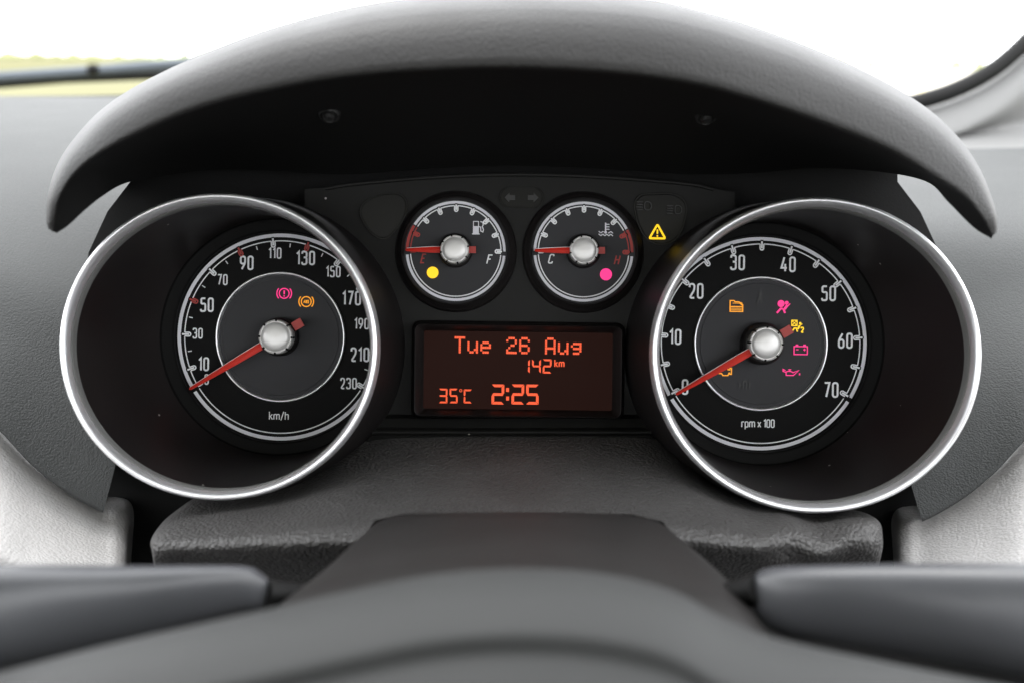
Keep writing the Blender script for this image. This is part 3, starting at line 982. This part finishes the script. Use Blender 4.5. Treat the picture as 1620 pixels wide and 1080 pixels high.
def rl(hw, hh, r, Y):
    k_ = scale_at(YS)
    c0 = P(dx0, dy0, YS)
    return [(c0[0] + a * k_, Y, c0[2] + b * k_) for a, b in rrect(-hw, -hh, hw, hh, r)]


fr = MB().quadgrid([rl(170, 78, 14, YF + .0005), rl(168, 76.5, 13, YF - .0015), rl(166, 75, 12, YF - .002), rl(164, 73, 11, YF - .0085), rl(161.5, 71, 10, YF - .0098), rl(159, 69, 9, YF - .0092), rl(149, 61, 3, YS + .0002)], True)
obj('frame', fr, MT['podout'], disp, True, sharp=30)
sc_ = MB()
sc_.poly(rl(149.5, 61.5, 2.5, YS))
scr = obj('screen', sc_, MT['screen'], disp, True, smooth=False)
FONT = {
    'T': ['11111', '00100', '00100', '00100', '00100', '00100', '00100'],
    'u': ['00000', '00000', '10001', '10001', '10001', '10011', '01101'],
    'e': ['00000', '00000', '01110', '10001', '11111', '10000', '01110'],
    '2': ['01110', '10001', '00001', '00110', '01000', '10000', '11111'],
    '6': ['01110', '10001', '10000', '11110', '10001', '10001', '01110'],
    'A': ['01110', '10001', '10001', '10001', '11111', '10001', '10001'],
    'g': ['00000', '00000', '01111', '10001', '01111', '00001', '01110'],
}
ql = lambda x, y: ((x - dx0) , (dy0 - y))
c0 = P(dx0, dy0, YS)


def lcd(name, m_):
    m_.v = [(v[0] * k + c0[0], YS - .00025, v[2] * k + c0[2]) for v in m_.v]
    return obj(name, m_, MT['lcd'], scr, True, smooth=False)


sr, cr = math.sin(ROLL), math.cos(ROLL)


def pix(x, y):
    """pixel -> unrolled display coordinates"""
    u, v = x - dx0, dy0 - y
    return (u * cr - v * sr, u * sr + v * cr)


x0, y0 = pix(719.3, 532)
for i, chx in enumerate('Tue 26 Aug'):
    if chx == ' ':
        continue
    m_ = MB()
    for r_, row in enumerate(FONT[chx]):
        for c_, b_ in enumerate(row):
            if b_ == '1':
                x = x0 + i * 20.45 + c_ * 3.38
                y = y0 - r_ * 3.78
                m_.flat([(x, y), (x + 3.12, y), (x + 3.12, y - 3.5), (x, y - 3.5)], 0)
    lcd('date_character', m_)
SEG = {'0': 'abcdef', '1': 'bc', '2': 'abged', '3': 'abgcd', '4': 'fgbc', '5': 'afgcd', 'C': 'afed'}


def seg7(ch, x, y, w_, h_, t):
    """x, y: lower left; hexagonal bars with small gaps"""
    m_ = MB()
    g_ = .45
    def hb(yc):
        return [(x + g_ + t * .15, yc), (x + g_ + t * .55, yc + t / 2), (x + w_ - g_ - t * .55, yc + t / 2), (x + w_ - g_ - t * .15, yc), (x + w_ - g_ - t * .55, yc - t / 2), (x + g_ + t * .55, yc - t / 2)]
    def top(yc, s_):
        return [(x + g_, yc + s_ * t / 2), (x + w_ - g_, yc + s_ * t / 2), (x + w_ - t - g_ * .4, yc - s_ * t / 2), (x + t + g_ * .4, yc - s_ * t / 2)]
    def vb(left, ya, yb):
        s_ = 1 if left else -1
        xe = x if left else x + w_
        up = ya > y + h_ * .4
        o_, i_ = (yb - g_, yb - t - g_) if up else (ya + g_, ya + t + g_)
        m0 = (ya if up else yb)
        d_ = 1 if up else -1
        return [(xe, o_), (xe + s_ * t, i_), (xe + s_ * t, m0 + d_ * (g_ + t * .55)), (xe + s_ * t * .5, m0 + d_ * g_), (xe, m0 + d_ * (g_ + t * .4))]
    mid = y + h_ / 2
    S = dict(a=top(y + h_ - t / 2, 1), d=top(y + t / 2, -1), g=hb(mid), f=vb(True, mid, y + h_), b=vb(False, mid, y + h_), e=vb(True, y, mid), c=vb(False, y, mid))
    for c_ in SEG[ch]:
        m_.flat(S[c_], 0)
    return m_


def px_seg(name, ch, x, yb, w_, h_, t):
    a, b = pix(x, yb)
    return lcd(name, seg7(ch, a, b, w_, h_, t))


px_seg('distance_digit', '1', 824, 589.8, 14, 22, 2.8)
px_seg('distance_digit', '4', 841.5, 589.8, 14, 22, 2.8)
px_seg('distance_digit', '2', 858.5, 590, 14, 22.3, 2.8)
a, b = pix(885, 573.5)
lcd('unit_lettering', lettering(MB(), 'km', a, b - 1, 12, 1.0, 0, thick=.15, gap=.12, wide=1.25))
px_seg('temperature_digit', '3', 694.3, 637, 13.5, 23, 2.7)
px_seg('temperature_digit', '5', 711, 637, 13, 23, 2.7)
px_seg('temperature_digit', 'C', 733.5, 637.2, 13, 22, 2.7)
a, b = pix(729, 617.2)
lcd('degree_sign', MB().stroke(circ(1.9, a, b, n=14), 1.0, 0, True))
px_seg('clock_digit', '2', 777.5, 638.8, 20, 31.5, 4.2)
px_seg('clock_digit', '2', 809, 638.8, 20, 31.5, 4.2)
px_seg('clock_digit', '5', 832, 639, 20, 31.5, 4.2)
m_ = MB()
for yy in (616, 629.5):
    a, b = pix(803, yy)
    m_.flat([(a - 2.3, b - 3.1), (a + 2.3, b - 3.1), (a + 2.3, b + 3.1), (a - 2.3, b + 3.1)], 0)
lcd('clock_colon', m_)

# ------------------------------------------------------------------ leatherette cowl over the steering column
cols = [
    [(262, 846, .034), (254, 852, .026), (249, 858, .020), (247, 864, .016), (247, 872, .014), (250, 890, .014), (256, 930, .016)],
    [(250, 838, .016), (243, 846, .003), (239, 853, -.006), (238, 860, -.012), (240, 870, -.016), (243, 888, -.017), (250, 930, -.014)],
    [(272, 812, .020), (263, 826, .004), (257, 838, -.010), (253, 848, -.018), (252, 861, -.0245), (254, 886, -.026), (262, 932, -.022)],
    [(345, 768, .035), (335, 800, .012), (322, 824, -.008), (314, 842, -.021), (310, 858, -.028), (311, 882, -.030), (316, 935, -.024)],
    [(470, 740, .045), (458, 772, .022), (446, 802, -.004), (437, 826, -.023), (431, 848, -.036), (431, 878, -.040), (436, 940, -.034)],
    [(580, 697, .046), (576, 728, .026), (571, 768, .002), (566, 806, -.022), (562, 840, -.040), (562, 874, -.046), (565, 940, -.040)],
    [(700, 688, .046), (700, 722, .026), (700, 762, .002), (700, 802, -.024), (700, 840, -.042), (700, 880, -.048), (700, 945, -.042)],
    [(820, 687, .046), (820, 722, .026), (820, 762, .002), (820, 802, -.024), (820, 840, -.042), (820, 880, -.048), (820, 945, -.042)],
    [(940, 688, .046), (940, 722, .026), (940, 762, .002), (940, 802, -.024), (940, 840, -.042), (940, 880, -.048), (940, 945, -.042)],
    [(1045, 695, .046), (1052, 728, .026), (1060, 768, .002), (1066, 806, -.020), (1070, 838, -.036), (1070, 872, -.042), (1066, 940, -.036)],
    [(1150, 745, .045), (1158, 778, .022), (1166, 805, -.002), (1172, 826, -.018), (1175, 850, -.030), (1175, 880, -.034), (1168, 940, -.028)],
    [(1285, 790, .035), (1287, 812, .012), (1287, 826, -.004), (1286, 840, -.014), (1285, 858, -.020), (1284, 882, -.022), (1280, 935, -.018)],
    [(1372, 812, .012), (1380, 818, .003), (1386, 828, -.003), (1388, 845, -.007), (1388, 862, -.009), (1384, 884, -.009), (1376, 925, -.006)],
    [(1376, 822, .030), (1384, 828, .022), (1390, 836, .016), (1392, 850, .012), (1392, 864, .010), (1388, 886, .010), (1380, 925, .012)],
]
cols = [[(x, y, Y + (0, 0, 0, .001, .001, .006, .028)[r_]) for r_, (x, y, Y) in enumerate(cl)] for cl in cols]
g = patch(np.array(cols).transpose(1, 0, 2), 110, 260)
kk = scale_at(-.02)
xs = g[:, :, 0] / kk + 810
ys = 540 - g[:, :, 2] / kk
fold = np.exp(-((xs - 1290) / 95) ** 2) * np.clip((ys - 800) / 30, 0, 1)
g[:, :, 1] += .0014 * fold * (np.sin((xs - ys * .8) / 17.0) + .6 * np.sin((xs * .5 + ys * 1.1) / 13.0))
g[:, :, 2] += .0012 * fold * np.sin((xs + ys * .6) / 21.0)
cowl = obj('column_cowl', MB().quadgrid(g), MT['leather'], None, sharp=0)
cowl['label'] = 'black grained leatherette cowl below the trip display, creased at one end'
cowl['category'] = 'cowl'

# ------------------------------------------------------------------ steering column shroud
shr = thing('column_shroud', 'dark plastic shroud covering the steering column below the trip display', 'column shroud', P(820, 980, -.1))
rows = [
    [(545, 900, -.045), (575, 850, -.050), (593, 822, -.054), (640, 812, -.056), (730, 810, -.057), (820, 809, -.057), (910, 810, -.057), (1000, 813, -.056), (1048, 824, -.054), (1070, 850, -.050), (1100, 900, -.045)],
    [(510, 940, -.062), (540, 890, -.066), (560, 848, -.068), (625, 826, -.072), (730, 823, -.073), (820, 822, -.073), (910, 823, -.073), (1010, 829, -.072), (1085, 850, -.068), (1105, 885, -.066), (1135, 940, -.062)],
    [(450, 1010, -.092), (475, 960, -.098), (500, 893, -.099), (602, 878, -.106), (730, 876, -.107), (820, 875, -.107), (910, 876, -.107), (1026, 880, -.106), (1148, 897, -.099), (1170, 950, -.098), (1195, 1010, -.092)],
    [(390, 1080, -.122), (410, 1010, -.128), (436, 938, -.130), (578, 945, -.138), (730, 945, -.139), (820, 944, -.139), (910, 945, -.139), (1045, 950, -.138), (1202, 958, -.130), (1225, 1030, -.128), (1245, 1090, -.122)],
    [(350, 1150, -.145), (380, 1080, -.150), (405, 1010, -.152), (560, 1050, -.158), (730, 1050, -.159), (820, 1050, -.159), (910, 1050, -.159), (1060, 1055, -.158), (1245, 1035, -.152), (1270, 1090, -.150), (1290, 1160, -.145)],
]
g3 = np.array([[P(*q) for q in row] for row in rows])
g3 = np.array([catmull(g3[:, j], 40) for j in range(11)]).transpose(1, 0, 2)
m_ = MB().quadgrid(g3)
o = obj('top_cover', m_, MT['shroud'], shr, True, sharp=0)
bv = o.modifiers.new('soft', 'SUBSURF')
bv.levels = 2
bv.render_levels = 2
# back edge turned down
bkm = MB().quadgrid([g3[0], g3[0] + np.array((0, .002, -.004)), g3[0] + np.array((0, .002, -.03))])
obj('rear_edge', bkm, MT['shroud'], shr, True)

# ------------------------------------------------------------------ steering wheel boss
wh = thing('steering_wheel', 'grey moulded steering wheel boss out of focus in front of the column', 'steering wheel', P(820, 1200, -.2))
arc = [(-140, 1100), (0, 1062), (200, 1012), (400, 968), (490, 948), (580, 928), (690, 907), (820, 898), (950, 906), (1060, 932), (1150, 980), (1240, 1012), (1400, 1046), (1620, 1088), (1760, 1110)]
A_ = catmull(arc, 90)
def wrow(f0, dy, Y):
    return [P(x, y + dy + f0 * (1000 - y) * .0, Y) for x, y in A_]
prof = [(90, -.165), (30, -.172), (8, -.178), (0, -.184), (6, -.190), (24, -.198), (60, -.207), (96, -.213), (110, -.2148), (118, -.2150), (126, -.2149), (136, -.2154), (144, -.2168), (152, -.2178), (180, -.222), (260, -.230), (420, -.235)]
obj('boss_cover', MB().quadgrid([wrow(0, d, Y) for d, Y in prof]), MT['wheel'], wh, True, sharp=0)


# ------------------------------------------------------------------ stalks
def stalk(name, label, secs, inner):
    t_ = thing(name, label, 'stalk', P(secs[0][0], secs[0][1], secs[0][3]))
    cs = catmull([(x, y, hh, Y) for x, y, hh, Y in secs], 40)
    g_ = []
    out = [(math.copysign(abs(math.cos(a)) ** .7, math.cos(a)), math.copysign(abs(math.sin(a)) ** .8, math.sin(a))) for a in np.linspace(0, 2 * math.pi, 28, endpoint=False)]
    for x, y, hh, Y in cs:
        c_ = P(x, y, Y)
        k_ = scale_at(Y)
        g_.append([(c_[0], c_[1] + .62 * hh * k_ * a, c_[2] + hh * k_ * b) for a, b in out])
    m__ = MB().quadgrid(g_, True)
    m__.poly(g_[0]); m__.poly(g_[-1])
    obj('lever', m__, MT['stalk'], t_, True, sharp=50)
    # root that plugs into the column shroud
    x, y, hh, Y = secs[0]
    p0, p1 = P(x, y, Y), P(inner[0], inner[1], inner[2])
    obj('root', MB().tube([p0 + (p0 - p1) * .2, p0 * .6 + p1 * .4, p1], [.0045, .004, .004], 12), MT['seal'], t_, True)
    return t_


stalk('indicator_stalk', 'glossy dark stalk sticking out beside the pale trim and speedometer', [(434, 942, 10, -.118), (428, 940, 20, -.119), (412, 936, 30, -.121), (385, 931, 36, -.124), (300, 941, 47, -.132), (200, 956, 61, -.140), (80, 969, 75, -.150), (0, 977, 83, -.156), (-130, 988, 94, -.165)], (520, 950, -.105))
stalk('wiper_stalk', 'matt black stalk sticking out below the tachometer', [(1188, 934, 18, -.118), (1194, 938, 30, -.119), (1212, 944, 44, -.121), (1240, 950, 54, -.124), (1300, 954, 60, -.130), (1420, 963, 71, -.140), (1540, 974, 82, -.149), (1640, 984, 92, -.157), (1760, 996, 102, -.165)], (1120, 950, -.105))

# ------------------------------------------------------------------ lean the whole cluster back to the true horizon
for o in TOP:
    o.matrix_basis = G @ o.matrix_basis
